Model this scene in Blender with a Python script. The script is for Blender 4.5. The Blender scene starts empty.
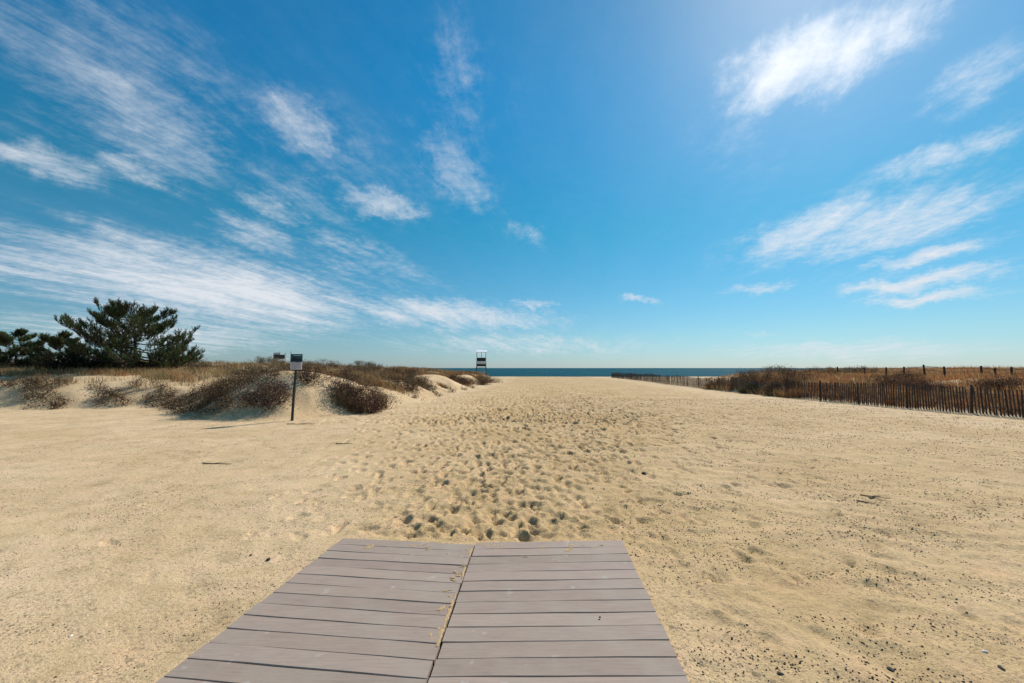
import bpy, math, random
import numpy as np
from mathutils import Vector

R = math.radians
rng = np.random.default_rng(7)
random.seed(7)
scene = bpy.context.scene
col = scene.collection

SUN_AZ, SUN_EL = 38.8, 42.0
CAM_Z = 1.62

# ------------------------------------------------------------------ helpers
def tag(o, label=None, cat=None, group=None, kind=None):
    if label: o['label'] = label
    if cat: o['category'] = cat
    if group: o['group'] = group
    if kind: o['kind'] = kind
    return o

def empty(name, loc=(0, 0, 0), rz=0.0):
    o = bpy.data.objects.new(name, None)
    o.location = loc
    o.rotation_euler = (0, 0, rz)
    o.empty_display_size = 0.2
    col.objects.link(o)
    return o

class MB:
    """collects vertices, faces and a per-vertex colour, then links them as ONE mesh object"""
    def __init__(self):
        self.v, self.f, self.c, self.n = [], [], [], 0
    def add(self, verts, faces, color=(1, 1, 1)):
        verts = np.asarray(verts, float).reshape(-1, 3)
        self.v.append(verts)
        c = np.asarray(color, float)
        if c.ndim == 1:
            c = np.tile(c, (len(verts), 1))
        self.c.append(c)
        for a in faces:
            self.f.append(np.asarray(a, int) + self.n)
        self.n += len(verts)
    def box(self, c, s, rz=0.0, color=(1, 1, 1), bev=0.0, tilt=(0, 0)):
        hx, hy, hz = s[0] / 2, s[1] / 2, s[2] / 2
        b = bev
        if b <= 0:
            v = [(x, y, z) for z in (-hz, hz) for x, y in ((-hx, -hy), (hx, -hy), (hx, hy), (-hx, hy))]
            f = [(3, 2, 1, 0), (4, 5, 6, 7), (0, 1, 5, 4), (1, 2, 6, 5), (2, 3, 7, 6), (3, 0, 4, 7)]
        else:
            v = []
            for z, i in ((-hz, b), (-hz + b, 0), (hz - b, 0), (hz, b)):
                v += [(-hx + i, -hy + i, z), (hx - i, -hy + i, z), (hx - i, hy - i, z), (-hx + i, hy - i, z)]
            f = [(3, 2, 1, 0), (12, 13, 14, 15)]
            for k in range(3):
                for j in range(4):
                    a, d = k * 4 + j, k * 4 + (j + 1) % 4
                    f.append((a, d, d + 4, a + 4))
        v = np.array(v, float)
        tx, ty = tilt
        if tx or ty:
            Rx = np.array([[1, 0, 0], [0, math.cos(tx), -math.sin(tx)], [0, math.sin(tx), math.cos(tx)]])
            Ry = np.array([[math.cos(ty), 0, math.sin(ty)], [0, 1, 0], [-math.sin(ty), 0, math.cos(ty)]])
            v = v @ (Ry @ Rx).T
        Rz = np.array([[math.cos(rz), -math.sin(rz), 0], [math.sin(rz), math.cos(rz), 0], [0, 0, 1]])
        v = v @ Rz.T + np.asarray(c, float)
        self.add(v, f, color)
    def tube(self, pts, rad, sides=6, color=(1, 1, 1)):
        pts = np.asarray(pts, float)
        n = len(pts)
        rad = np.broadcast_to(np.asarray(rad, float), (n,))
        t = np.gradient(pts, axis=0)
        t /= np.linalg.norm(t, axis=1)[:, None] + 1e-9
        ref = np.array([0, 0, 1.0]) if abs(t[:, 2]).mean() < 0.8 else np.array([1.0, 0, 0])
        a = np.cross(t, ref); a /= np.linalg.norm(a, axis=1)[:, None] + 1e-9
        b = np.cross(t, a)
        ang = np.arange(sides) / sides * 2 * np.pi
        ring = pts[:, None] + rad[:, None, None] * (np.cos(ang)[None, :, None] * a[:, None] + np.sin(ang)[None, :, None] * b[:, None])
        f = []
        for i in range(n - 1):
            for j in range(sides):
                k = (j + 1) % sides
                f.append((i * sides + j, i * sides + k, (i + 1) * sides + k, (i + 1) * sides + j))
        f.append(tuple(range(sides))[::-1]); f.append(tuple((n - 1) * sides + j for j in range(sides)))
        self.add(ring.reshape(-1, 3), f, color)
    def build(self, name, mat, parent=None, smooth=False):
        v = np.concatenate(self.v)
        me = bpy.data.meshes.new(name)
        flat = np.concatenate(self.f) if self.f else np.array([], int)
        tot = np.array([len(a) for a in self.f], int)
        me.vertices.add(len(v)); me.vertices.foreach_set('co', v.ravel())
        me.loops.add(len(flat)); me.loops.foreach_set('vertex_index', flat)
        me.polygons.add(len(tot))
        me.polygons.foreach_set('loop_start', np.concatenate([[0], np.cumsum(tot)[:-1]]))
        me.update(calc_edges=True)
        put_color(me, np.concatenate(self.c))
        me.shade_smooth() if smooth else me.shade_flat()
        me.materials.append(mat)
        o = bpy.data.objects.new(name, me)
        col.objects.link(o)
        o.parent = parent
        return o

def put_color(me, c):
    at = me.color_attributes.new('Col', 'FLOAT_COLOR', 'POINT')
    at.data.foreach_set('color', np.concatenate([c, np.ones((len(c), 1))], 1).astype(np.float32).ravel())

def fast_mesh(name, v, faces, mat, parent=None, color=None, smooth=False):
    """uniform faces (n x k index array)"""
    k = faces.shape[1]
    me = bpy.data.meshes.new(name)
    me.vertices.add(len(v)); me.vertices.foreach_set('co', np.asarray(v, np.float32).ravel())
    me.loops.add(faces.size); me.loops.foreach_set('vertex_index', faces.ravel().astype(np.int32))
    me.polygons.add(len(faces))
    me.polygons.foreach_set('loop_start', np.arange(len(faces), dtype=np.int32) * k)
    me.update(calc_edges=True)
    if color is not None:
        put_color(me, color)
    me.shade_smooth() if smooth else me.shade_flat()
    me.materials.append(mat)
    o = bpy.data.objects.new(name, me)
    col.objects.link(o)
    o.parent = parent
    return o

# ------------------------------------------------------------------ noise
def _hash(ix, iy, s):
    h = (ix * 374761393 + iy * 668265263 + s * 982451653) & 0xFFFFFFFF
    h = ((h ^ (h >> 13)) * 1274126177) & 0xFFFFFFFF
    return ((h ^ (h >> 16)) & 0xFFFF) / 65535.0

def vnoise(x, y, s=0):
    x = np.asarray(x, float); y = np.asarray(y, float)
    ix = np.floor(x).astype(np.int64); iy = np.floor(y).astype(np.int64)
    fx = x - ix; fy = y - iy
    fx = fx * fx * fx * (fx * (fx * 6 - 15) + 10); fy = fy * fy * fy * (fy * (fy * 6 - 15) + 10)
    a = _hash(ix, iy, s); b = _hash(ix + 1, iy, s); c = _hash(ix, iy + 1, s); d = _hash(ix + 1, iy + 1, s)
    return (a + (b - a) * fx) * (1 - fy) + (c + (d - c) * fx) * fy

def fbm(x, y, octv=4, s=0):
    r = 0; amp = .5; fr = 1.0
    for k in range(octv):
        r = r + amp * (vnoise(x * fr + 17.3 * k, y * fr - 9.1 * k, s + k) * 2 - 1)
        amp *= .5; fr *= 2.03
    return r

def sm(x):
    x = np.clip(x, 0, 1)
    return x * x * (3 - 2 * x)

# ------------------------------------------------------------------ terrain
LEFT = np.array([(-8.6, 12.9), (-7.2, 12.9), (-6.3, 13.5), (-5.2, 14.7), (-4.7, 17), (-4.3, 22), (-3.2, 32), (-2.2, 44), (-1.5, 53),
                 (-4, 62), (-12, 67), (-700, 69), (-700, 8), (-60, 12), (-32, 14.6), (-20, 16.0), (-14, 15.8), (-11.5, 14.4), (-9.6, 13.1)])
RIGHT = np.array([(17.2, -70), (17.2, 8), (16.9, 13), (16.2, 18), (15.7, 22), (15.2, 27), (15.3, 31.5), (18.2, 36), (24, 48), (31, 61), (36, 70), (700, 72), (700, -70)])
FENCE = np.array([(17.6, 5.0), (17.0, 9.0), (16.6, 13.2), (16.0, 17.5), (15.6, 22.0), (15.3, 26), (15.35, 30.4), (15.8, 36.0), (16.5, 52.0), (17.4, 72.0)])

def sdf(x, y, poly):
    x = np.asarray(x, float); y = np.asarray(y, float)
    d = np.full(x.shape, 1e9); ins = np.zeros(x.shape, bool)
    n = len(poly)
    for i in range(n):
        a = poly[i]; b = poly[(i + 1) % n]
        ex, ey = b - a
        wx = x - a[0]; wy = y - a[1]
        t = np.clip((wx * ex + wy * ey) / (ex * ex + ey * ey), 0, 1)
        d = np.minimum(d, (wx - ex * t) ** 2 + (wy - ey * t) ** 2)
        c = ((a[1] > y) != (b[1] > y))
        if abs(ey) > 1e-9:
            ins ^= c & (x < ex * (y - a[1]) / ey + a[0])
    d = np.sqrt(d)
    return np.where(ins, d, -d)

def gau(x, y, cx, cy, rx, ry):
    return np.exp(-(((x - cx) / rx) ** 2 + ((y - cy) / ry) ** 2))

def ground_h(x, y):
    """large shapes of the beach and its dunes"""
    x = np.asarray(x, float); y = np.asarray(y, float)
    wob = fbm(x * .35, y * .35, 3, 5) * 1.1
    sl = sdf(x, y, LEFT) + wob
    sr = sdf(x, y, RIGHT) + wob * .5
    edge = 0.8 + 0.25 * fbm(x * .2, y * .2, 2, 9)
    hl = edge * sm(sl / 3.0) + .55 * sm((sl - 2.5) / 8) + .65 * sm((sl - 8) / 18)
    hl = hl + sm(sl / 1.5) * (.85 * gau(x, y, -8.9, 15.7, 2.2, 2.0) + .45 * gau(x, y, -6.2, 17.2, 1.5, 1.9) + .3 * gau(x, y, -6.5, 30, 3, 6))
    hl = hl + sm((sl - 1) / 4) * (.30 * fbm(x * .22, y * .22, 3, 21))
    hr = .45 * sm((sr + .4) / 2.2) + .55 * sm((sr - 1.5) / 5) + .35 * sm((sr - 6) / 10) + sm((sr - 1) / 4) * .22 * fbm(x * .25, y * .25, 3, 33)
    hr = hr + sm(sr / 1.5) * .35 * gau(x, y, 17.6, 28, 2.2, 4)
    beach = .05 * fbm(x * .12, y * .12, 3, 2) * sm((y - 4) / 6)
    slope = -3.6 * sm((y - 76) / 50) - .02 * np.maximum(y - 130, 0)
    return np.maximum(hl, 0) + np.maximum(hr, 0) + beach + slope

DECK_L = np.array([(-1.584, 3.953), (-0.340, 3.815), (-0.436, 2.181), (-1.806, 2.181)])
DECK_R = np.array([(-0.325, 3.846), (1.019, 3.909), (0.900, 2.181), (-0.424, 2.181)])
DECK_TOP = .03
DECK_ALL = np.array([(-1.584, 3.953), (-.33, 3.815), (1.019, 3.909), (.76, 0.15), (.55, -3), (-2.5, -3), (-2.08, 0.15)])

def path_c(y):
    return np.interp(y, [3.5, 6.4, 12.6, 30, 60], [-.1, -.15, .9, 2.6, 5.0])
def path_s(y):
    return np.interp(y, [3.5, 6.4, 12.6, 30, 60], [1.25, 1.9, 4.2, 7.5, 10.0])

def axis(u0, step, g1, l1, g2, l2):
    a = [u0]; d = step
    while a[-1] < l1:
        a.append(a[-1] + d); d *= g1
    while a[-1] < l2:
        a.append(a[-1] + d); d *= g2
    return np.array(a)

XR = axis(4.5, .026, 1.0065, 22, 1.07, 620)
XS = np.concatenate([-XR[::-1], np.arange(-4.5 + .026, 4.5 - .01, .026), XR])
YS = np.concatenate([-np.array([70, 45, 28, 17, 10, 6, 4, 2.6, 1.6, .9, .4])[:],
                     np.arange(0, 2.0, .07), np.arange(2.0, 4.2, .024)])
yy = [4.2]
while yy[-1] < 80: yy.append(yy[-1] + .0058 * yy[-1])
while yy[-1] < 700: yy.append(yy[-1] * 1.08)
YS = np.concatenate([YS, yy])
GX, GY = np.meshgrid(XS, YS)
Z = ground_h(GX, GY)
near = np.clip(1.2 - GY / 60, 0, 1)
sl_all = np.maximum(sdf(GX, GY, LEFT), sdf(GX, GY, RIGHT))
pathw = np.exp(-((GX - path_c(GY)) / (path_s(GY) * 1.05)) ** 2) * sm((GY - 3.2) / 1.0) * sm((75 - GY) / 20)
# soft undulation, wind ripples and trampled sand
Z += .016 * fbm(GX * 1.1, GY * 1.1, 3, 41)
wx = GX * .8 + GY * .35 + .5 * fbm(GX * .8, GY * .8, 2, 51)
rip = np.sin((GY * 1.0 + GX * .38 + .55 * fbm(GX * .9, GY * .9, 3, 55)) * 2 * np.pi / .42)
Z += .0045 * rip * sm(vnoise(GX * .5 + 4, GY * .5, 61) * 2 - .55) * np.clip(1.3 - GY / 14, 0, 1)
Z += .018 * pathw * fbm(GX * 4.6, GY * 4.6, 3, 71) + .012 * pathw * fbm(GX * 13, GY * 13, 2, 73)
Z += .017 * fbm(GX * 6.0, GY * 7, 3, 77) * (.40 + sm((GX + 1) / 3) * .7) * np.clip(1.5 - GY / 30, 0, 1)

def stamp(cx, cy, ang, L, W, D):
    r = L * 1.1
    i0, i1 = np.searchsorted(XS, [cx - r, cx + r]); j0, j1 = np.searchsorted(YS, [cy - r, cy + r])
    if i1 - i0 < 2 or j1 - j0 < 2: return
    x = GX[j0:j1, i0:i1] - cx; y = GY[j0:j1, i0:i1] - cy
    u = (x * math.sin(ang) + y * math.cos(ang)) / (L / 2); v = (x * math.cos(ang) - y * math.sin(ang)) / (W / 2)
    v = v * (1 + .25 * np.tanh(-u * 2))
    q = np.sqrt(u * u + v * v)
    hole = -D * np.where(q < .75, 1.0, sm((1.15 - q) / .4)) * (1 + .25 * u)
    rim = .30 * D * np.exp(-((q - 1.35) / .24) ** 2)
    Z[j0:j1, i0:i1] += hole + rim

prints = []
while len(prints) < 1700:                           # trampled sand beyond the deck
    y = 4.0 + 11 * rng.random() ** 1.15
    x = path_c(y) + path_s(y) * rng.normal() * .68
    prints.append((x, y))
while len(prints) < 8500:
    y = 12 * math.exp(rng.random() * 1.75)
    x = path_c(y) + path_s(y) * rng.normal() * .85
    prints.append((x, y))
for k in range(230):                                 # single tracks off the path
    q = rng.random()
    prints.append((1.2 + rng.random() * (2.2 + 6 * q), 2.5 + q * 11))
for k in range(26):
    prints.append((-6 + rng.random() * 4.2, 3.2 + rng.random() * 8))
prints += [(1.26, 3.25), (1.56, 3.27), (1.16, 3.75), (1.42, 3.70), (1.8, 3.8), (2.1, 4.5), (1.75, 4.75), (1.55, 5.3), (1.03, 2.32), (-1.95, 3.62)]
for (x, y) in prints:
    if sdf(np.array([x]), np.array([y]), LEFT)[0] > -.3 or x > np.interp(y, FENCE[:, 1], FENCE[:, 0]) - 1.6: continue
    if sdf(np.array([x]), np.array([y]), DECK_ALL)[0] > -.12: continue
    w = math.exp(-((x - path_c(y)) / path_s(y)) ** 2)
    fs = 1 + .35 * min(1, max(0, (y - 6) / 8))
    stamp(x, y, rng.normal() * .5 + (math.pi if rng.random() < .5 else 0), (.15 + .12 * rng.random()) * fs, (.07 + .05 * rng.random()) * fs,
          (.014 + .026 * rng.random()) * (.75 + .4 * w) * (.62 + .85 * min(1, max(0, (y - 4) / 9))))
# sand meets the deck boards
sd = sdf(GX, GY, DECK_ALL)
lip = DECK_TOP - .012 - .012 * vnoise(GX * 2.2, GY * 2.2, 88)
k = sm(1 + sd / .24) * (sd < 0) + (sd >= 0)
Z = Z * (1 - k) + np.where(sd > .05, -.09, lip) * k
ny, nx = Z.shape
idx = np.arange(ny * nx).reshape(ny, nx)
quads = np.stack([idx[:-1, :-1], idx[:-1, 1:], idx[1:, 1:], idx[1:, :-1]], -1).reshape(-1, 4)
V = np.stack([GX, GY, Z], -1).reshape(-1, 3)
fx_ = np.interp(GY, FENCE[:, 1], FENCE[:, 0])
tone = np.clip(.95 * pathw + .75 * sm((GX + .2) / 2.5) * sm((fx_ - 2.2 - GX) / 2.5), 0, 1) * (.7 + .6 * vnoise(GX * .5, GY * .5, 90))
tone = np.clip(tone * sm((-sl_all - .2) / 1.5), 0, 1).reshape(-1, 1).repeat(3, 1)

# ------------------------------------------------------------------ materials
def mat(name):
    m = bpy.data.materials.new(name); m.use_nodes = True
    nt = m.node_tree; b = nt.nodes['Principled BSDF']
    return m, nt, b
def N(nt, t, **kw):
    n = nt.nodes.new(t)
    for k_, v_ in kw.items():
        if k_ in n.inputs: n.inputs[k_].default_value = v_
        else: setattr(n, k_, v_)
    return n
def noise(nt, vec, scale, detail=4, rough=.55):
    n = N(nt, 'ShaderNodeTexNoise'); n.inputs['Scale'].default_value = scale; n.inputs['Detail'].default_value = detail
    n.inputs['Roughness'].default_value = rough
    if vec is not None: nt.links.new(vec, n.inputs['Vector'])
    return n
def ramp(nt, fac, stops):
    r = N(nt, 'ShaderNodeValToRGB')
    e = r.color_ramp.elements
    e[0].position, e[0].color = stops[0][0], (*stops[0][1], 1)
    e[1].position, e[1].color = stops[-1][0], (*stops[-1][1], 1)
    for p, c in stops[1:-1]:
        q = e.new(p); q.color = (*c, 1)
    nt.links.new(fac, r.inputs['Fac'])
    return r
def mixc(nt, fac, a, b, blend='MIX'):
    m = N(nt, 'ShaderNodeMix', data_type='RGBA', blend_type=blend)
    for sock, v in ((0, fac), (6, a), (7, b)):
        if hasattr(v, 'is_linked') or hasattr(v, 'links'): nt.links.new(v, m.inputs[sock])
        elif isinstance(v, (int, float)): m.inputs[sock].default_value = v
        else: m.inputs[sock].default_value = (*v, 1)
    return m.outputs[2]

def make_sand():
    m, nt, b = mat('sand')
    tc = N(nt, 'ShaderNodeTexCoord').outputs['Object']
    n1 = noise(nt, tc, .55, 4); n2 = noise(nt, tc, 3.0, 5, .6); n3 = noise(nt, tc, 140, 3, .7); n4 = noise(nt, tc, 28, 4, .7)
    c1 = ramp(nt, n1.outputs['Fac'], [(.35, (.580, .404, .222)), (.65, (.675, .486, .290))]).outputs['Color']
    c2 = ramp(nt, n2.outputs['Fac'], [(.30, (.78, .76, .71)), (.47, (.97, .98, .94)), (.6, (1.03, 1.0, 1.01)), (.75, (1.10, 1.03, .99))]).outputs['Color']
    c3 = ramp(nt, n3.outputs['Fac'], [(.28, (.58, .54, .50)), (.45, (.95, .95, .94)), (.72, (1.16, 1.14, 1.12))]).outputs['Color']
    c4 = ramp(nt, n4.outputs['Fac'], [(.30, (.58, .54, .50)), (.46, (.98, .98, .97)), (.8, (1.08, 1.07, 1.05))]).outputs['Color']
    c = mixc(nt, 1.0, c1, c2, 'MULTIPLY'); c = mixc(nt, 1.0, c, c3, 'MULTIPLY'); c = mixc(nt, .8, c, c4, 'MULTIPLY')
    at_ = N(nt, 'ShaderNodeAttribute', attribute_name='Col').outputs['Color']
    tr2 = ramp(nt, at_, [(0, (1.07, 1.07, 1.10)), (1, (.93, .89, .80))]).outputs['Color']   # fine dry sand or coarse trodden sand
    c = mixc(nt, 1.0, c, tr2, 'MULTIPLY')
    n5 = noise(nt, tc, 62, 2, .6); n6 = noise(nt, tc, 1.3, 3, .6); n7 = noise(nt, tc, 19, 2, .55)
    g5 = ramp(nt, n5.outputs['Fac'], [(.57, (0, 0, 0)), (.64, (1, 1, 1))]).outputs['Color']
    g7 = ramp(nt, n7.outputs['Fac'], [(.615, (0, 0, 0)), (.67, (1, 1, 1))]).outputs['Color']
    g6 = ramp(nt, n6.outputs['Fac'], [(.40, (.12, .12, .12)), (.62, (.85, .85, .85))]).outputs['Color']
    c = mixc(nt, mixc(nt, 1.0, g5, g6, 'MULTIPLY'), c, (.13, .095, .06))
    c = mixc(nt, mixc(nt, 1.0, g7, g6, 'MULTIPLY'), c, (.20, .15, .09))
    nt.links.new(c, b.inputs['Base Color'])
    b.inputs['Roughness'].default_value = .95
    b.inputs['Specular IOR Level'].default_value = .15
    bp = N(nt, 'ShaderNodeBump'); bp.inputs['Strength'].default_value = .75; bp.inputs['Distance'].default_value = .016
    ad = N(nt, 'ShaderNodeMath', operation='ADD'); nt.links.new(n4.outputs['Fac'], ad.inputs[0])
    ml = N(nt, 'ShaderNodeMath', operation='MULTIPLY'); ml.inputs[1].default_value = .25
    nt.links.new(n3.outputs['Fac'], ml.inputs[0]); nt.links.new(ml.outputs[0], ad.inputs[1])
    nt.links.new(ad.outputs[0], bp.inputs['Height']); nt.links.new(bp.outputs['Normal'], b.inputs['Normal'])
    return m

def make_vcol(name, rough=.8, spec=.2, grain=0.0, scale=30, trans=0.0, stretch=None):
    m, nt, b = mat(name)
    a = N(nt, 'ShaderNodeAttribute', attribute_name='Col')
    c = a.outputs['Color']
    if grain:
        tc = N(nt, 'ShaderNodeTexCoord').outputs['Object']
        if stretch:
            mp = N(nt, 'ShaderNodeMapping'); mp.inputs['Scale'].default_value = stretch
            nt.links.new(tc, mp.inputs['Vector']); tc = mp.outputs['Vector']
        n = noise(nt, tc, scale, 5, .6)
        r = ramp(nt, n.outputs['Fac'], [(.3, (1 - grain,) * 3), (.7, (1 + grain * .6,) * 3)])
        c = mixc(nt, 1.0, c, r.outputs['Color'], 'MULTIPLY')
    nt.links.new(c, b.inputs['Base Color'])
    b.inputs['Roughness'].default_value = rough
    b.inputs['Specular IOR Level'].default_value = spec
    if trans:
        t = N(nt, 'ShaderNodeBsdfTranslucent'); nt.links.new(c, t.inputs['Color'])
        mx = N(nt, 'ShaderNodeMixShader'); mx.inputs[0].default_value = trans
        nt.links.new(b.outputs[0], mx.inputs[1]); nt.links.new(t.outputs[0], mx.inputs[2])
        nt.links.new(mx.outputs[0], nt.nodes['Material Output'].inputs['Surface'])
    return m

M_SAND = make_sand()
M_PLANT = make_vcol('dry_plant', .85, .1, trans=.38)
M_NEEDLE = make_vcol('pine_needles', .6, .25, trans=.25)
M_BARK = make_vcol('bark', .9, .1, .45, 14, stretch=(1, 1, .3))
M_WOOD = make_vcol('weathered_wood', .85, .15, .35, 22, stretch=(3, 3, .35))
M_PAINT = make_vcol('paint', .55, .3, .10, 12)
M_METAL = make_vcol('dull_metal', .5, .4, .15, 30)
M_STONE = make_vcol('stone', .8, .25, .3, 40)

def make_deck():
    m, nt, b = mat('deck_board')
    a = N(nt, 'ShaderNodeAttribute', attribute_name='Col').outputs['Color']
    tc = N(nt, 'ShaderNodeTexCoord').outputs['Object']
    mp = N(nt, 'ShaderNodeMapping'); mp.inputs['Scale'].default_value = (1.2, 14, 14)
    nt.links.new(tc, mp.inputs['Vector'])
    n1 = noise(nt, mp.outputs['Vector'], 6, 6, .65)
    r1 = ramp(nt, n1.outputs['Fac'], [(.3, (.84, .84, .85)), (.7, (1.10, 1.08, 1.07))]).outputs['Color']
    c = mixc(nt, 1.0, a, r1, 'MULTIPLY')
    n2 = noise(nt, tc, 3.2, 5, .6)
    f2 = ramp(nt, n2.outputs['Fac'], [(.46, (0, 0, 0)), (.72, (.6, .6, .6))]).outputs['Color']
    c = mixc(nt, f2, c, (.36, .30, .235))                 # sand rubbed into the boards
    n3 = noise(nt, tc, 9.5, 2, .5)
    f3 = ramp(nt, n3.outputs['Fac'], [(.68, (0, 0, 0)), (.78, (.55, .55, .55))]).outputs['Color']
    c = mixc(nt, f3, c, (.50, .46, .41))                  # pale dried splashes
    n4 = noise(nt, tc, 75, 2, .5)
    f4 = ramp(nt, n4.outputs['Fac'], [(.70, (0, 0, 0)), (.78, (.55, .55, .55))]).outputs['Color']
    c = mixc(nt, f4, c, (.45, .36, .23))                  # loose grains
    nt.links.new(c, b.inputs['Base Color'])
    b.inputs['Roughness'].default_value = .75
    b.inputs['Specular IOR Level'].default_value = .25
    bp = N(nt, 'ShaderNodeBump'); bp.inputs['Strength'].default_value = .25; bp.inputs['Distance'].default_value = .004
    nt.links.new(n1.outputs['Fac'], bp.inputs['Height']); nt.links.new(bp.outputs['Normal'], b.inputs['Normal'])
    return m
M_DECK = make_deck()

def make_sea():
    m, nt, b = mat('sea_water')
    tc = N(nt, 'ShaderNodeTexCoord').outputs['Object']
    mp = N(nt, 'ShaderNodeMapping'); mp.inputs['Scale'].default_value = (.35, 1.0, 1)
    nt.links.new(tc, mp.inputs['Vector'])
    n0 = noise(nt, mp.outputs['Vector'], .02, 4, .6)
    c = ramp(nt, n0.outputs['Fac'], [(.35, (.006, .060, .085)), (.65, (.012, .095, .115))]).outputs['Color']
    nt.links.new(c, b.inputs['Base Color'])
    b.inputs['Roughness'].default_value = .42
    b.inputs['IOR'].default_value = 1.12
    b.inputs['Specular IOR Level'].default_value = .06
    n1 = noise(nt, mp.outputs['Vector'], 1.3, 5, .6); n2 = noise(nt, mp.outputs['Vector'], .22, 3, .5)
    ad = N(nt, 'ShaderNodeMath', operation='MULTIPLY_ADD'); ad.inputs[1].default_value = 2.0
    nt.links.new(n2.outputs['Fac'], ad.inputs[0]); nt.links.new(n1.outputs['Fac'], ad.inputs[2])
    bp = N(nt, 'ShaderNodeBump'); bp.inputs['Strength'].default_value = 1.0; bp.inputs['Distance'].default_value = .9
    nt.links.new(ad.outputs[0], bp.inputs['Height']); nt.links.new(bp.outputs['Normal'], b.inputs['Normal'])
    return m
M_SEA = make_sea()

# ------------------------------------------------------------------ setting
o = fast_mesh('sand', V, quads, M_SAND, color=tone, smooth=True); tag(o, kind='structure')

SEA_Z = -2.2
mb = MB()
mb.add([(-30000, 88, SEA_Z), (30000, 88, SEA_Z), (30000, 40000, SEA_Z), (-30000, 40000, SEA_Z)], [(0, 1, 2, 3)])
tag(mb.build('sea', M_SEA), kind='structure')

# ------------------------------------------------------------------ boardwalk
def lerp(a, b, t): return np.asarray(a) * (1 - t) + np.asarray(b) * t
def make_deck_panel(q, label, pitch, rt):
    """q: far-left, far-right, near-right, near-left on the sand; boards run across"""
    fl, fr, nr, nl = [np.array(p) for p in q]
    ltot = np.linalg.norm(fl - nl)
    el = (nl - fl) / np.linalg.norm(nl - fl); er = (nr - fr) / np.linalg.norm(nr - fr)
    c = (fl + fr) / 2
    root = empty('boardwalk_panel', (c[0], c[1], 0))
    tag(root, label, 'boardwalk', 'boardwalk panels laid on the sand')
    mb = MB()
    nb = 42
    for k_ in range(nb):
        s0 = k_ * pitch; s1 = s0 + pitch - .0026 - .0018 * rng.random()
        jl, jr = rng.normal() * .002, rng.normal() * .002
        a0 = fl + el * s0; a1 = fl + el * s1; b0 = fr + er * s0 * rt; b1 = fr + er * s1 * rt
        u = (fr - fl) / np.linalg.norm(fr - fl)
        a0 = a0 + u * jl; a1 = a1 + u * jl; b0 = b0 + u * jr; b1 = b1 + u * jr
        top = DECK_TOP + rng.normal() * .0012; th = .034; e = .0028
        segs = 8
        vs = []
        for i in range(segs + 1):
            t = i / segs
            p0 = lerp(a0, b0, t); p1 = lerp(a1, b1, t)
            dn = (p1 - p0) / np.linalg.norm(p1 - p0)
            zz = top + .0015 * math.sin(t * 5 + k_ * 1.7) + .001 * math.sin(t * 13 + k_)
            vs += [(*p0, zz - th), (*p0, zz - e), (*(p0 + dn * e), zz), (*(p1 - dn * e), zz), (*p1, zz - e), (*p1, zz - th)]
        fs = []
        for i in range(segs):
            for j in range(6):
                j2 = (j + 1) % 6
                fs.append((i * 6 + j, i * 6 + j2, (i + 1) * 6 + j2, (i + 1) * 6 + j))
        fs.append((0, 5, 4, 3, 2, 1)); fs.append(tuple(segs * 6 + j for j in range(6)))
        base = np.array([.350, .262, .205]) * (1 + rng.normal() * .06) + rng.normal(size=3) * .0015
        mb.add(np.array(vs) - np.array([c[0], c[1], 0]), fs, base)
    mb.build('deck_boards', M_DECK, root)
    w = np.linalg.norm(fr - fl)
    for t in (.08, .5, .92):
        j = MB()
        p0 = lerp(fl, fr, t) + lerp(el, er, t) * .02; p1 = lerp(fl + el * nb * pitch, fr + er * nb * pitch * rt, t)
        d = p1 - p0
        j.box(((p0[0] + p1[0]) / 2 - c[0], (p0[1] + p1[1]) / 2 - c[1], DECK_TOP - .034 - .004 - .03), (.05, np.linalg.norm(d), .06), math.atan2(d[1], d[0]) - math.pi / 2, (.2, .16, .13))
        j.build('joist', M_WOOD, root)
    return root
make_deck_panel(DECK_L, 'wider grey brown plank panel with loose sand piled along its seam edge', .1342, 1.0)
make_deck_panel(DECK_R, 'narrower grey brown plank panel with pale splashes at its sandy far end', .1358, 1.033)

# sand caught along the seam and in corners of the boards
mb = MB()
def drift(cx, cy, rx, ry, h, rz):
    n = 14
    a = np.arange(n) / n * 2 * np.pi
    rr = 1 + .38 * rng.normal(size=n)
    rr = np.clip(rr, .35, 1.8)
    x = np.cos(a) * rx * rr; y = np.sin(a) * ry * rr
    X = cx + x * math.cos(rz) - y * math.sin(rz); Y = cy + x * math.sin(rz) + y * math.cos(rz)
    z0 = DECK_TOP + .001
    v = list(zip(X, Y, np.full(n, z0))) + list(zip(cx + (X - cx) * .55, cy + (Y - cy) * .55, np.full(n, z0 + h))) + [(cx, cy, z0 + h * 1.25)]
    f = [(i, (i + 1) % n, n + (i + 1) % n, n + i) for i in range(n)] + [(n + i, n + (i + 1) % n, 2 * n) for i in range(n)]
    mb.add(v, f)
sa = np.array([-.342, 3.84]); sb = np.array([-.436, 2.181]); sdir = math.atan2(*(sa - sb)[::-1])
for k_ in range(46):
    t = rng.random() ** .9
    if vnoise(t * 9, 3.3, 620) < .42: continue
    p = lerp(sa, sb, t); w = .004 + .009 * rng.random()
    drift(p[0] - w * .8 - .001, p[1], .015 + .04 * rng.random(), w, .0015 + .002 * rng.random(), sdir)
for k_ in range(16):
    t = rng.random() * .8; s_ = rng.random()
    p = lerp(sa, sb, t)
    drift(p[0] - .03 - .06 * s_, p[1], .012 + .02 * rng.random(), .006 + .008 * rng.random(), .002, rng.random() * 3)
for k_ in range(26):          # crumbs of sand at the far end
    drift(-1.45 + 2.35 * rng.random(), 3.80 - .25 * rng.random() ** 2, .010 + .03 * rng.random(), .006 + .012 * rng.random(), .002, rng.random() * .6)
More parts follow.
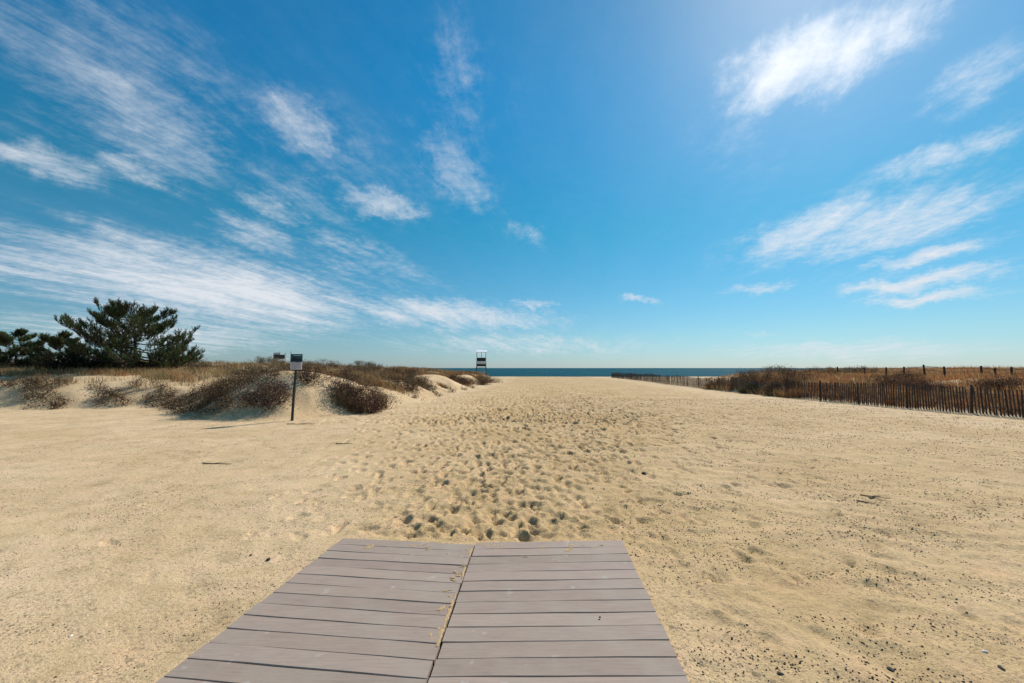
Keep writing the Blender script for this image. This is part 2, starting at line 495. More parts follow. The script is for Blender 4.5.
tag(mb.build('sand_drift', M_SAND, smooth=True), 'loose sand caught along the seam of the boards', 'sand', kind='stuff')

# ------------------------------------------------------------------ loose debris on the sand
def detail_z(x, y):
    """height of the modelled sheet (bilinear)"""
    x = np.atleast_1d(np.asarray(x, float)); y = np.atleast_1d(np.asarray(y, float))
    i = np.clip(np.searchsorted(XS, x) - 1, 0, nx - 2); j = np.clip(np.searchsorted(YS, y) - 1, 0, ny - 2)
    tx = (x - XS[i]) / (XS[i + 1] - XS[i]); ty = (y - YS[j]) / (YS[j + 1] - YS[j])
    return (Z[j, i] * (1 - tx) + Z[j, i + 1] * tx) * (1 - ty) + (Z[j + 1, i] * (1 - tx) + Z[j + 1, i + 1] * tx) * ty

def chips(n, samp, smin, smax, colors):
    xs, ys = samp(n)
    keep = (sdf(xs, ys, DECK_ALL) < -.02)
    xs, ys = xs[keep], ys[keep]; n = len(xs)
    zs = detail_z(xs, ys)
    s = smin + (smax - smin) * rng.random(n) ** 3
    s = s * np.clip(.75 + .09 * ys, 1, 2.6)
    a = rng.random(n) * 6.28
    base = np.array([(-.5, -.35, -.15), (.5, -.3, -.15), (.45, .35, -.15), (-.4, .4, -.15), (-.25, -.2, .35), (.3, -.1, .30), (.2, .2, .38), (-.2, .2, .28)])
    P = base[None] * s[:, None, None] * (1 + .35 * rng.normal(size=(n, 8, 3)))
    x = P[..., 0] * np.cos(a)[:, None] - P[..., 1] * np.sin(a)[:, None]; y = P[..., 0] * np.sin(a)[:, None] + P[..., 1] * np.cos(a)[:, None]
    W = np.stack([x + xs[:, None], y + ys[:, None], P[..., 2] * .8 + zs[:, None] + s[:, None] * .10], -1)
    F = np.array([(4, 5, 6, 7), (0, 1, 5, 4), (1, 2, 6, 5), (2, 3, 7, 6), (3, 0, 4, 7)])
    faces = (F[None] + (np.arange(n) * 8)[:, None, None]).reshape(-1, 4)
    c = np.array(colors)[rng.integers(0, len(colors), n)] * (1 + .2 * rng.normal(size=(n, 1)))
    return W.reshape(-1, 3), faces, np.repeat(np.clip(c, .005, .9), 8, 0)

def patchy(x0, x1, y0, y1, thr, s, near_bias=1.6):
    def f(n):
        X = np.array([]); Y = np.array([])
        while len(X) < n:
            m_ = n * 4
            y = y0 * (y1 / y0) ** rng.random(m_)
            x = x0 + (x1 - x0) * rng.random(m_)
            kx = vnoise(x * 1.6 + y * .7, y * 3.0, s) * .6 + vnoise(x * 5, y * 9, s + 1) * .4
            k_ = rng.random(m_) < sm((kx - thr) / .22)
            X = np.concatenate([X, x[k_]]); Y = np.concatenate([Y, y[k_]])
        return X[:n], Y[:n]
    return f
DK = [(.035, .028, .024), (.05, .04, .03), (.09, .065, .045), (.03, .03, .03), (.13, .09, .06)]
parts = [chips(12000, patchy(1.0, 6.5, 1.9, 5.5, .45, 300), .003, .014, DK),
         chips(21000, patchy(1.0, 15, 4.5, 22, .34, 310), .005, .016, DK),
         chips(5200, patchy(-5.0, -.9, 1.9, 6.0, .48, 320), .003, .011, DK),
         chips(4200, patchy(-10, 1.5, 4.0, 14, .42, 330), .004, .012, DK),
         chips(320, patchy(-4, 6, 1.9, 6, .3, 340), .003, .010, [(.75, .72, .66), (.6, .55, .45)])]
off = 0; vv, ff, cc = [], [], []
for v_, f_, c_ in parts:
    vv.append(v_); ff.append(f_ + off); cc.append(c_); off += len(v_)
tag(fast_mesh('debris', np.concatenate(vv), np.concatenate(ff), M_STONE, color=np.concatenate(cc)), 'dark crumbs of dry seaweed and shell scattered over the sand', 'debris', kind='stuff')

def stick(x, y, L, ang, rad, label, fork=True, c=(.07, .05, .035)):
    z = float(detail_z(x, y)[0])
    root = empty('driftwood_stick', (x, y, z), ang)
    tag(root, label, 'stick')
    m_ = MB()
    t = np.linspace(-.5, .5, 7)
    zz = np.array([float(detail_z(x + math.cos(ang) * L * q, y + math.sin(ang) * L * q)[0]) - z for q in t])
    m_.tube(np.stack([t * L, .03 * L * np.sin(t * 7), zz + rad * .8 + .01 * np.abs(t)], 1), rad * np.linspace(1.1, .5, 7), 6, c)
    m_.build('stem', M_BARK, root, smooth=True)
    if fork:
        m_ = MB()
        m_.tube([(-.1 * L, 0, zz[3] + rad), (.1 * L, .07 * L, zz[4] + rad * 2 + .01), (.26 * L, .12 * L, zz[5] + .03)], [rad * .6, rad * .45, rad * .25], 5, c)
        m_.build('side_twig', M_BARK, root, smooth=True)
    return root
stick(-4.99, 7.05, .55, -.12, .008, 'thin dark forked stick lying on smooth sand left of the footprints')
stick(4.55, 5.25, .30, -.35, .006, 'short dark driftwood stick on the speckled sand to the right')
stick(4.25, 5.05, .16, -.5, .006, 'tiny dark twig beside the short driftwood stick', fork=False)
stick(-6.1, 12.1, .9, .15, .010, 'pale brown bent stick lying at the foot of the dune by the sign', c=(.16, .11, .07))
stick(-3.6, 8.9, .34, .05, .009, 'small brown stick on the sand below the sign', fork=False)
def lump(name, x, y, s, label, cat, c, m, sq=(1, .8, .55)):
    n = 9; k_ = 6
    vs = [];
    for i in range(k_ + 1):
        ph = -math.pi / 2 + math.pi * i / k_
        for j in range(n):
            th = 2 * math.pi * j / n
            r_ = 1 + (.30 if name == 'seaweed' else .12) * rng.normal()
            vs.append((math.cos(ph) * math.cos(th) * sq[0] * s * r_, math.cos(ph) * math.sin(th) * sq[1] * s * r_, math.sin(ph) * sq[2] * s * r_))
    fs = [(i * n + j, i * n + (j + 1) % n, (i + 1) * n + (j + 1) % n, (i + 1) * n + j) for i in range(k_) for j in range(n)]
    m_ = MB(); m_.add(vs, fs, c)
    o_ = m_.build(name, m, smooth=name == 'shell')
    o_.location = (x, y, float(detail_z(x, y)[0]) + s * sq[2] * .6)
    o_.rotation_euler = (0, 0, rng.random() * 6)
    tag(o_, label, cat)
    return o_
lump('stone', 2.0, 6.34, .036, 'round black stone on the sand by the single footprints', 'stone', (.03, .027, .025), M_STONE, (1, .9, .85))
lump('stone', -2.06, 3.58, .020, 'dark pebble on the sand beside the far left corner of the boards', 'stone', (.05, .04, .035), M_STONE)
lump('stone', -2.26, 3.66, .013, 'small black pebble a step away from the left edge of the boards', 'stone', (.035, .03, .028), M_STONE)
lump('stone', -.02 + .58, 2.72, .008, 'tiny black pebble lying on the right boardwalk panel', 'stone', (.03, .025, .025), M_STONE).location.z = DECK_TOP + .006
lump('shell', 2.69, 2.44, .014, 'white broken shell among dark seaweed crumbs at lower right', 'shell', (.80, .78, .74), M_STONE, (1, .7, .35))
lump('shell', -2.68, 2.6, .011, 'white shell piece on the sand left of the boardwalk', 'shell', (.76, .74, .70), M_STONE, (1, .6, .35))
lump('seaweed', 2.62, 2.30, .015, 'clump of dark dry seaweed next to the white broken shell', 'seaweed', (.035, .03, .022), M_STONE, (1, .8, .3))
lump('seaweed', 1.42, 2.28, .015, 'clump of dark dry seaweed near the right edge of the boards', 'seaweed', (.04, .032, .024), M_STONE, (1, .9, .3))
lump('seaweed', 2.05, 2.33, .015, 'clump of dark dry seaweed midway between boards and white shell', 'seaweed', (.035, .03, .024), M_STONE, (1.1, .8, .3))

# ------------------------------------------------------------------ grass
def blades(xs, ys, hmin, hmax, wid, cols, lean=.5, seg_bias=.5):
    n = len(xs)
    z = ground_h(xs, ys)
    h = hmin + (hmax - hmin) * rng.random(n)
    a = rng.random(n) * 6.28
    la = rng.normal(size=n) * .9 + math.pi * .9
    ln = np.abs(rng.normal(size=n)) * lean
    w = wid * (.6 + .8 * rng.random(n))
    dx, dy = np.cos(la) * ln * h, np.sin(la) * ln * h
    sx, sy = np.cos(a) * w / 2, np.sin(a) * w / 2
    b = np.stack([xs, ys, z - .03], 1); s = np.stack([sx, sy, np.zeros(n)], 1)
    mid = b + np.stack([dx * .3, dy * .3, h * .55], 1); tip = b + np.stack([dx, dy, h * (1 - .25 * ln)], 1)
    V_ = np.stack([b - s, b + s, mid - s * .75, mid + s * .75, tip], 1).reshape(-1, 3)
    i = np.arange(n)[:, None] * 5
    F = np.concatenate([i + np.array([[0, 1, 3]]), i + np.array([[0, 3, 2]]), i + np.array([[2, 3, 4]])])
    cl = np.clip((vnoise(xs * .9, ys * .9, 640) * .6 + vnoise(xs * 3, ys * 3, 641) * .4 - .2) / .6, 0, .999)
    pick = np.where(rng.random(n) < .6, (cl * len(cols)).astype(int), rng.integers(0, len(cols), n))
    c = np.array(cols)[pick] * (1 + .22 * rng.normal(size=(n, 1)))
    return V_, F, np.repeat(np.clip(c, .01, .9), 5, 0)

def tufted(n, acc, per=26, spread=.16):
    """tuft centres accepted by acc(x, y), then blades round each"""
    cx, cy = acc(n)
    x = np.repeat(cx, per) + rng.normal(size=n * per) * spread
    y = np.repeat(cy, per) + rng.normal(size=n * per) * spread
    return x, y
def left_acc(x0, x1, y0, y1, smin, smax, dens=None):
    def f(n):
        X = np.array([]); Y = np.array([])
        while len(X) < n:
            y = y0 + (y1 - y0) * rng.random(n * 3) ** 1.4; x = x0 + (x1 - x0) * rng.random(n * 3)
            s = sdf(x, y, LEFT)
            ok = (s > smin) & (s < smax) & (np.abs(x / y) < 1.5)
            ok &= vnoise(x * .5, y * .5, 400) + .35 * vnoise(x * 1.7, y * 1.7, 401) > .55 + .2 * (s < 3)
            ok &= gau(x, y, -23.5, 20.3, 5.5, 1.5) < .35          # bare sand shelf
            ok &= gau(x, y, -7.05, 16.6, .75, 2.2) < .45          # bare slope between the two mounds
            ok &= gau(x, y, -12.5, 15.6, 1.6, 1.3) < .4
            ok &= gau(x, y, -6.3, 14.0, 1.0, 1.1) < .35
            X = np.concatenate([X, x[ok]]); Y = np.concatenate([Y, y[ok]])
        return X[:n], Y[:n]
    return f
STRAW = [(.52, .37, .18), (.44, .30, .145), (.36, .25, .12), (.26, .17, .085), (.34, .28, .13)]
BROWN = [(.17, .11, .065), (.13, .085, .05), (.10, .07, .045), (.22, .15, .085)]
RUST = [(.46, .210, .085), (.34, .140, .060), (.52, .300, .125), (.20, .09, .045)]
gp = []
x, y = tufted(2300, left_acc(-48, -1, 13, 66, 1.3, 60), 24, .17); gp.append(blades(x, y, .18, .48, .014, STRAW + BROWN[:2] + BROWN[:1], .55))
x, y = tufted(900, left_acc(-48, -1, 24, 66, 1.0, 60), 20, .25); gp.append(blades(x, y, .2, .55, .024, STRAW[2:] + BROWN, .5))
x, y = tufted(520, left_acc(-34, -16, 20.5, 26, 3, 60), 26, .2); gp.append(blades(x, y, .2, .5, .013, STRAW[1:] + RUST[:1], .45))
x, y = tufted(900, left_acc(-11, -1, 20, 62, 1.0, 9), 22, .22); gp.append(blades(x, y, .2, .5, .02, STRAW[2:] + RUST[:2] + BROWN, .5))
x, y = tufted(500, left_acc(-9, -1, 20, 60, .9, 5), 22, .2); gp.append(blades(x, y, .2, .5, .018, STRAW[1:] + RUST + BROWN, .5))
def join(gp):
    off = 0; a, b, c = [], [], []
    for v_, f_, c_ in gp:
        a.append(v_); b.append(f_ + off); c.append(c_); off += len(v_)
    return np.concatenate(a), np.concatenate(b), np.concatenate(c)
x, y = tufted(170, left_acc(-13.5, -4.4, 13.0, 18.5, .25, 3.2), 18, .11); gp.append(blades(x, y, .10, .34, .012, STRAW[1:] + BROWN, .7))
def wide_acc(n):
    X = -45 - 90 * rng.random(n); Y = 14 + 48 * rng.random(n)
    return X, Y
x, y = tufted(900, wide_acc, 18, .4); gp.append(blades(x, y, .2, .55, .03, STRAW[1:] + BROWN, .5))
v_, f_, c_ = join(gp)
tag(fast_mesh('dune_grass', v_, f_, M_PLANT, color=c_), 'dry straw coloured beach grass over the dune beneath the pine trees', 'grass', kind='stuff')

def fence_x(y): return np.interp(y, FENCE[:, 1], FENCE[:, 0])
def right_acc(x1, y0, y1, off0, thr):
    def f(n):
        X = np.array([]); Y = np.array([])
        while len(X) < n:
            y = y0 + (y1 - y0) * rng.random(n * 3) ** 1.3; fx = fence_x(y)
            x = fx + off0 + (x1 - fx - off0) * rng.random(n * 3) ** 1.7
            ok = (sdf(x, y, RIGHT) > -.6) & (vnoise(x * .6, y * .6, 500) + .35 * vnoise(x * 2, y * 2, 501) > thr)
            X = np.concatenate([X, x[ok]]); Y = np.concatenate([Y, y[ok]])
        return X[:n], Y[:n]
    return f
gp = []
x, y = tufted(3600, right_acc(36, 9, 34, .45, .12), 22, .18); gp.append(blades(x, y, .18, .42, .016, RUST + STRAW[2:4] + RUST[:2] + BROWN[:2], .5))
x, y = tufted(2000, right_acc(42, 10, 40, 1.3, .4), 24, .18); gp.append(blades(x, y, .18, .46, .016, RUST + BROWN[:1] + STRAW[1:3], .5))
x, y = tufted(900, right_acc(70, 20, 68, 1.5, .4), 22, .28); gp.append(blades(x, y, .25, .55, .026, RUST + STRAW[2:], .5))
x, y = tufted(260, right_acc(18.5, 22.5, 34, -.3, .3), 24, .2); gp.append(blades(x, y, .25, .6, .014, RUST + STRAW, .5))
v_, f_, c_ = join(gp)
tag(fast_mesh('dune_grass', v_, f_, M_PLANT, color=c_), 'rust brown and straw coloured beach grass behind the picket fence', 'grass', kind='stuff')

# ------------------------------------------------------------------ shrubs
def shrub(x, y, w, d, h, label, palette, n=1500, leaf=.05, stems=34, group='shrubs on the dunes', name='shrub', sink=.05, hang=0.0):
    z = float(ground_h(np.array([x]), np.array([y]))[0])
    root = empty(name, (x, y, z), 0)
    tag(root, label, 'shrub', group)
    def gz(px, py): return ground_h(np.asarray(px) + x, np.asarray(py) + y) - z
    m_ = MB(); tips = []
    for k_ in range(stems):
        a = rng.random() * 6.28; q = math.sqrt(rng.random())
        bx, by = math.cos(a) * q * w * .30, math.sin(a) * q * d * .30
        ex, ey = math.cos(a) * q * w * .5, math.sin(a) * q * d * .5
        hh = h * (.35 + .85 * rng.random()) * (1 - .40 * q * q)
        g0 = float(gz(bx, by)); g1 = float(gz(ex, ey))
        p = [(bx, by, g0 - sink), ((bx + ex) / 2 + rng.normal() * .04, (by + ey) / 2 + rng.normal() * .04, (g0 + g1) / 2 + hh * .55), (ex, ey, g1 + hh)]
        m_.tube(p, [.012, .009, .004], 4, (.16, .11, .075))
        for r_ in range(3):
            t = .45 + .5 * rng.random(); s_ = lerp(p[1], p[2], t)
            e_ = s_ + np.array([rng.normal() * .12 * w ** .5, rng.normal() * .12 * d ** .5, h * .18 * rng.random() + .04])
            m_.tube([s_, e_], [.005, .002], 3, (.09, .06, .045))
            tips.append(e_)
        tips.append(np.array(p[2]))
    m_.build('stems', M_BARK, root)
    # leaves and dead twigs through the volume, in clumps round the stem tips
    tips = np.array(tips); n = int(n * 1.75); leaf = leaf * .85
    c0 = tips[rng.integers(0, len(tips), n)]
    pos = c0 + rng.normal(size=(n, 3)) * np.array([.09 * w ** .4, .09 * d ** .4, .10 * h ** .5])
    low = rng.random(n) < .45
    f_ = rng.random(n)
    g_ = gz(pos[:, 0], pos[:, 1])
    pos[:, 2] = np.where(low, g_ + (pos[:, 2] - g_) * f_, pos[:, 2])
    pos[:, 2] = np.maximum(pos[:, 2], g_ + .01)
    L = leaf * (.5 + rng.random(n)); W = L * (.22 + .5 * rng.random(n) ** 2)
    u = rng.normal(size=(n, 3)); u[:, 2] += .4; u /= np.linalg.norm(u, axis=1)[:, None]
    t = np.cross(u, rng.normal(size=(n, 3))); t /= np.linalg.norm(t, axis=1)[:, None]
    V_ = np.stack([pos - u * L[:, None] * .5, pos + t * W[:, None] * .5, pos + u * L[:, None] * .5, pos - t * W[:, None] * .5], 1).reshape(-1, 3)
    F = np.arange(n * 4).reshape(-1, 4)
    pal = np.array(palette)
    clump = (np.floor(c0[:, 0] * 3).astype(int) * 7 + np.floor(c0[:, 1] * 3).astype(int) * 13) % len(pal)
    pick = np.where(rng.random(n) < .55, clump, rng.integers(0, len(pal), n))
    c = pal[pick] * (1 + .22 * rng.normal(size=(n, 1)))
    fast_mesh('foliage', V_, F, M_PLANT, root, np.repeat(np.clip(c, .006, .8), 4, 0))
    return root
DARK = [(.095, .050, .030), (.130, .068, .036), (.05, .034, .026), (.14, .085, .048), (.24, .17, .095)]
RED = [(.115, .050, .035), (.085, .038, .030), (.06, .04, .03), (.15, .085, .05)]
OLIVE = [(.075, .07, .035), (.10, .085, .045), (.06, .045, .03), (.13, .10, .06)]
TAN = [(.27, .185, .10), (.20, .135, .075), (.32, .23, .12), (.12, .08, .05)]
SG = 'shrubs on the left dunes'
# mound left of the sign
shrub(-9.6, 14.0, 2.3, 1.3, .48, 'dark brown shrub at the foot of the mound left of the sign', DARK, 3600, group=SG)
shrub(-8.1, 13.75, 1.5, 1.2, .55, 'reddish dark shrub in the sand just left of the sign post', RED + DARK[:2], 3000, group=SG)
shrub(-9.3, 15.1, 2.2, 1.5, .40, 'tan straw shrub on the middle of the mound left of the sign', TAN + DARK[:1], 2400, group=SG)
shrub(-8.6, 16.6, 2.2, 1.6, .40, 'brown scrub on top of the mound left of the sign', DARK + TAN[:2], 2600, group=SG)
shrub(-10.6, 15.8, 1.6, 1.5, .5, 'thin olive shrub on the far shoulder of the mound left of the sign', OLIVE + TAN[:1], 1500, group=SG)
shrub(-7.55, 15.2, 1.0, 1.2, .42, 'dark leggy shrub right behind the sign post', DARK, 1700, group=SG)
# mound right of the sign
shrub(-6.2, 15.6, 1.7, 1.4, .68, 'dark maroon shrub on the mound right of the sign', RED[1:] + DARK[:4], 4200, group=SG)
shrub(-5.35, 15.15, 1.2, 1.1, .6, 'red brown thorny shrub spilling down to the sand right of the sign', RED, 3400, group=SG)
shrub(-5.25, 16.7, 1.3, 1.5, .6, 'dark shrub with tan tips at the corner of the sandy slope', DARK + TAN[:1], 2200, group=SG)
shrub(-6.6, 17.6, 2.0, 1.6, .45, 'olive tan scrub crowning the mound right of the sign', OLIVE + TAN, 2000, group=SG)
shrub(-11.4, 14.9, 1.7, 1.2, .45, 'low dark shrub at the far foot of the mound, nearest the long sandy slope', DARK + OLIVE[:1], 2000, group=SG)
# dune running to the sea
spots = [(-5.6, 21.5, 2.0, .6, DARK, 'dark shrub on the dune edge behind the maroon shrub'),
         (-6.5, 25.5, 2.6, .65, DARK + OLIVE[:1], 'broad dark shrub on the dune crest against the sea'),
         (-5.5, 24.2, 1.9, .45, OLIVE + TAN[:2], 'olive shrub on the dune crest halfway to the lifeguard chair'),
         (-9.5, 27, 2.8, .7, DARK + TAN[:1], 'dark brown shrub on the crest right of the sign panel'),
         (-4.2, 34, 2.4, .55, RED + OLIVE[:1], 'red brown low shrub on the dune tip before the sea'),
         (-3.2, 40, 2.2, .55, RED + TAN[:1], 'rusty shrub at the tip of the dune left of the lifeguard chair'),
         (-2.7, 45.5, 2.6, .5, OLIVE + TAN, 'olive grassy shrub at the end of the dune below the lifeguard chair'),
         (-12.5, 35, 3.0, .7, DARK + OLIVE[:1], 'dark hump of scrub on the far crest above the mound right of the sign'),
         (-17.5, 38, 3.5, .75, DARK + TAN[:1], 'dark scrub on the far crest between pine and lifeguard stand'),
         (-24.5, 41, 3.5, .75, OLIVE + TAN, 'pale olive scrub on the far crest beside the pine'),
         (-15, 24, 2.5, .45, TAN + OLIVE[:1], 'tan scrub behind the mound left of the sign')]
for (sx, sy, sw, sh, pal, lab) in spots:
    shrub(sx, sy, sw, sw * .8, sh, lab, pal, int(1500 * sw ** .8), leaf=.07, group=SG)
# dry tufts along the shady front slope of the long dune
rowl = ['loose dead clump cut by the left border of the view', 'clump of dead twigs at the left end of the sandy slope', 'dark twiggy clump second along the sandy slope under the small pine',
        'low twiggy clump on the slope below the bare sand shelf', 'dark dry clump on the slope in front of the dark thicket',
        'small dry clump on the slope left of the big pine', 'broad dark clump on the slope below the big pine',
        'ragged dry clump on the slope under the trunk of the big pine', 'flat dry clump low on the slope below the big pine',
        'small dark clump on the slope right of the big pine', 'thin dry clump near the right end of the sandy slope']
for k_, lab in enumerate(rowl):
    sx = -22.5 + k_ * 1.06 + rng.normal() * .15; sy = 17.3 - .07 * k_ + rng.normal() * .35
    shrub(sx, sy, 1.45, .9, .32, lab, DARK + OLIVE[:1], 1000, leaf=.05, stems=20, group='dry clumps along the sandy slope')
for k_ in range(9):
    sx = -21.5 + k_ * 1.1 + rng.normal() * .3; sy = 18.2 + rng.normal() * .25
    shrub(sx, sy, .9, .7, .26, 'small dead twiggy tuft at the top of the sandy slope below the trees', DARK + TAN[:1], 380, leaf=.05, stems=9, group='dead tufts at the top of the sandy slope')
for k_, (sx, sy) in enumerate([(-4.6, 20.2), (-4.15, 23.5), (-3.9, 27.0), (-3.45, 29.5), (-3.1, 32.5)]):
    shrub(sx, sy, .5, .4, .18, 'tiny dark tuft on the bare slope of the dune facing the path', DARK, 160, leaf=.05, stems=6, group='tiny tufts on the bare dune slope')
# right side, round the middle of the fence
RG = 'shrubs by the fence on the right'
for (sx, sy, sw, sh, pal, lab) in [
        (15.5, 31.2, 1.8, .75, RED + TAN[:1], 'red brown shrub at the gap in the picket fence'),
        (15.9, 28.8, 2.0, .85, RED[:2] + OLIVE, 'rust and olive shrub right of the fence gap'),
        (16.3, 27.2, 2.2, .9, DARK + RED[:1], 'dark shrub leaning over the weathered fence boards'),
        (15.15, 26.2, 1.4, .55, OLIVE, 'low olive shrub growing in front of the fence'),
        (15.25, 24.2, 1.1, .6, DARK, 'dark shrub in front of the fence by the near pickets'),
        (17.2, 25.2, 2.4, .8, RED + TAN[:1], 'rusty shrub behind the fence left of the ridge posts'),
        (19.5, 31, 3.0, .75, DARK + OLIVE[:1], 'dark shrub cresting the right dune behind the fence gap'),
        (21.5, 28.5, 2.4, .6, DARK + TAN[:1], 'dark shrub on the right ridge left of the first ridge post'),
        (18.4, 18.2, 1.4, .5, RED, 'low red brown shrub behind the nearest pickets'),
        (19.2, 20.5, 2.2, .5, RED, 'low wine red shrub between the near fence and the ridge posts'),
        (21.0, 22.5, 2.0, .45, DARK[:4], 'dark low shrub in the rust grass below the ridge posts'),
        (20.0, 17.0, 1.8, .45, RED + DARK[:2], 'red brown low shrub at the right border behind the fence'),
        (25, 30, 3.2, .6, OLIVE + DARK[:1], 'olive shrub on the far side of the right ridge')]:
    shrub(sx, sy, sw, sw * .8, sh, lab, pal, int(1400 * sw ** .8), leaf=.065, group=RG)

# ------------------------------------------------------------------ pines
def pine(name, x, y, h, rad, label, seed, limbs, tuft_n=38, tuft_len=.34, skirt=.1, lean=(0, 0), extra=(), fit=None):
    r_ = np.random.default_rng(seed)
    z = float(ground_h(np.array([x]), np.array([y]))[0])
    root = empty(name, (x, y, z), 0)
    tag(root, label, 'tree', 'pine trees on the left dune')
    tr = MB()
    t = np.linspace(0, 1, 9)
    trunk = np.stack([lean[0] * t + .12 * np.sin(t * 5 + seed), lean[1] * t + .1 * np.cos(t * 4 + seed), t * h * .93 - .15], 1)
    tr.tube(trunk, .15 * (h / 4.5) * (1 - .85 * t) + .012, 8, (.075, .055, .042))
    lm = MB(); tuft_p, tuft_d, tuft_s = [], [], []
    def branch(p0, direc, L, r0, depth):
        n = 6
        t_ = np.linspace(0, 1, n)
        d = np.array(direc, float); d /= np.linalg.norm(d)
        pts = p0 + d * L * t_[:, None]
        pts[:, 2] += L * (.09 * t_ ** 2 - .10 * np.sin(t_ * 3.1))
        pts += r_.normal(size=(n, 3)) * .035 * L * t_[:, None]
        lm.tube(pts, r0 * (1 - .8 * t_) + .004, 5, (.07, .052, .042))
        if depth < 2:
            m_ = 7 if depth == 0 else 4
            for k_ in range(m_):
                q = .28 + .72 * (k_ + r_.random()) / m_
                i = min(int(q * (n - 1)), n - 2); p = lerp(pts[i], pts[i + 1], q * (n - 1) - i)
                side = 1 if k_ % 2 else -1
                az = math.atan2(d[1], d[0]) + side * (.5 + .5 * r_.random())
                dd = np.array([math.cos(az), math.sin(az), .25 + .5 * r_.random()])
                branch(p, dd, L * (.24 + .18 * r_.random()) * (1.15 - .5 * q), r0 * .45, depth + 1)
        nt_ = 4 if depth else 5
        for k_ in range(nt_):
            q = 1 - .20 * k_ * (.6 + .8 * r_.random())
            i = min(int(q * (n - 1)), n - 2); p = lerp(pts[i], pts[i + 1], min(q, 1) * (n - 1) - i)
            dd = d * .5 + np.array([r_.normal() * .4, r_.normal() * .4, .7 + .3 * r_.random()])
            tuft_p.append(p); tuft_d.append(dd / np.linalg.norm(dd)); tuft_s.append(.75 + .5 * r_.random())
    for k_ in range(limbs):
        q = (k_ + .5) / limbs
        hh = h * (skirt + (.94 - skirt) * q)
        az = k_ * 2.399 + r_.normal() * .3
        env = rad * max(.08, 1 - (abs(hh / h - .22) / .80) ** 2) ** .62 * (.78 + .32 * r_.random())
        i = min(hh / (h * .93) * 8, 7.99); p = lerp(trunk[int(i)], trunk[int(i) + 1], i - int(i))
        up = .03 + .30 * q ** 2
        branch(p, (math.cos(az), math.sin(az), up), env, .055 * (h / 4.5) * (1.1 - .6 * q), 0)
    for (hh, az, up, L) in extra:
        i = min(hh / (h * .93) * 8, 7.99); p = lerp(trunk[int(i)], trunk[int(i) + 1], i - int(i))
        branch(p, (math.cos(az), math.sin(az), up), L, .05, 0)
    tr.build('trunk', M_BARK, root, smooth=True)
    lm.build('limbs', M_BARK, root, smooth=True)
    P = np.array(tuft_p)
    if fit:
        rr_ = np.percentile(np.hypot(P[:, 0], P[:, 1]), 98) + .15
        root.scale = (fit[0] / rr_, fit[0] / rr_, fit[1] / (np.percentile(P[:, 2], 99.8) + .2))
    D = np.array(tuft_d); S = np.array(tuft_s) * tuft_len
    m_ = len(P); n = m_ * tuft_n
    pi = np.repeat(np.arange(m_), tuft_n)
    s = r_.random(n)
    base = P[pi] + D[pi] * (S[pi] * s)[:, None]
    nd = D[pi] * .85 + r_.normal(size=(n, 3)) * .55
    nd /= np.linalg.norm(nd, axis=1)[:, None]
    ln = S[pi] * (.34 + .2 * r_.random(n)) * (1.1 - .35 * s)
    sd_ = np.cross(nd, r_.normal(size=(n, 3))); sd_ /= np.linalg.norm(sd_, axis=1)[:, None]
    w = .024 * (.7 + .6 * r_.random(n))
    tip = base + nd * ln[:, None]
    V_ = np.stack([base - sd_ * w[:, None] / 2, base + sd_ * w[:, None] / 2, tip], 1).reshape(-1, 3)
    g = np.array([(.056, .098, .030), (.080, .125, .036), (.040, .066, .026), (.120, .118, .044)])
    bt = r_.random(m_) < .12
    c = g[r_.integers(0, 4, m_)][pi] * (1 + .2 * r_.normal(size=(n, 1)))
    dead = (r_.random(n) < .10) | (bt[pi] & (r_.random(n) < .6))
    c = np.where(dead[:, None], np.array([.13, .075, .035]) * (1 + .2 * r_.normal(size=(n, 1))), c)
    fast_mesh('crown', V_, np.arange(n * 3).reshape(-1, 3), M_NEEDLE, root, np.repeat(np.clip(c, .005, .5), 3, 0))
    return root
pine('pine_tree', -23.2, 25.2, 4.35, 4.1, 'big spreading dark green pine with open crown on the dune', 19, 34, tuft_n=30,
     fit=(3.25, 4.2),
     extra=((1.9, math.pi * 1.23, .26, 4.2), (1.0, math.pi * 1.2, .12, 3.9), (.9, .70, .04, 3.9), (.6, .85, .0, 4.2), (.5, .5, .0, 3.8)))
pine('pine_tree', -28.6, 25.8, 2.5, 1.8, 'small bushy pine between the dark thicket and the left edge pine', 23, 14, tuft_n=30, skirt=.05, fit=(1.6, 2.35))
pine('pine_tree', -32.3, 26.6, 2.7, 1.8, 'small pine at the left edge of the view', 31, 14, tuft_n=30, skirt=.05, fit=(1.8, 2.5))
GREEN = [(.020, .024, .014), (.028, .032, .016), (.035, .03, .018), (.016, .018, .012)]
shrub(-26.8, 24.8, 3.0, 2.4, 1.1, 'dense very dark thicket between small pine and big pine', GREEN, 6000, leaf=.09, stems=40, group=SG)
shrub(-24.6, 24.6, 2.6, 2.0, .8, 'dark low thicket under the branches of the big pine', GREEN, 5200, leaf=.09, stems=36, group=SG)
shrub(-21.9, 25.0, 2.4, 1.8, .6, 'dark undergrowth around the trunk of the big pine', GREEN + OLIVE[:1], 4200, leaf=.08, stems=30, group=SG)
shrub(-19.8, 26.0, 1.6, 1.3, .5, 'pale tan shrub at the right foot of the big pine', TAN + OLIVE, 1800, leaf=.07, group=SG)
shrub(-30.5, 25.6, 4.0, 2.2, .8, 'dark thicket under the small pines', GREEN, 4200, leaf=.09, stems=30, group=SG)

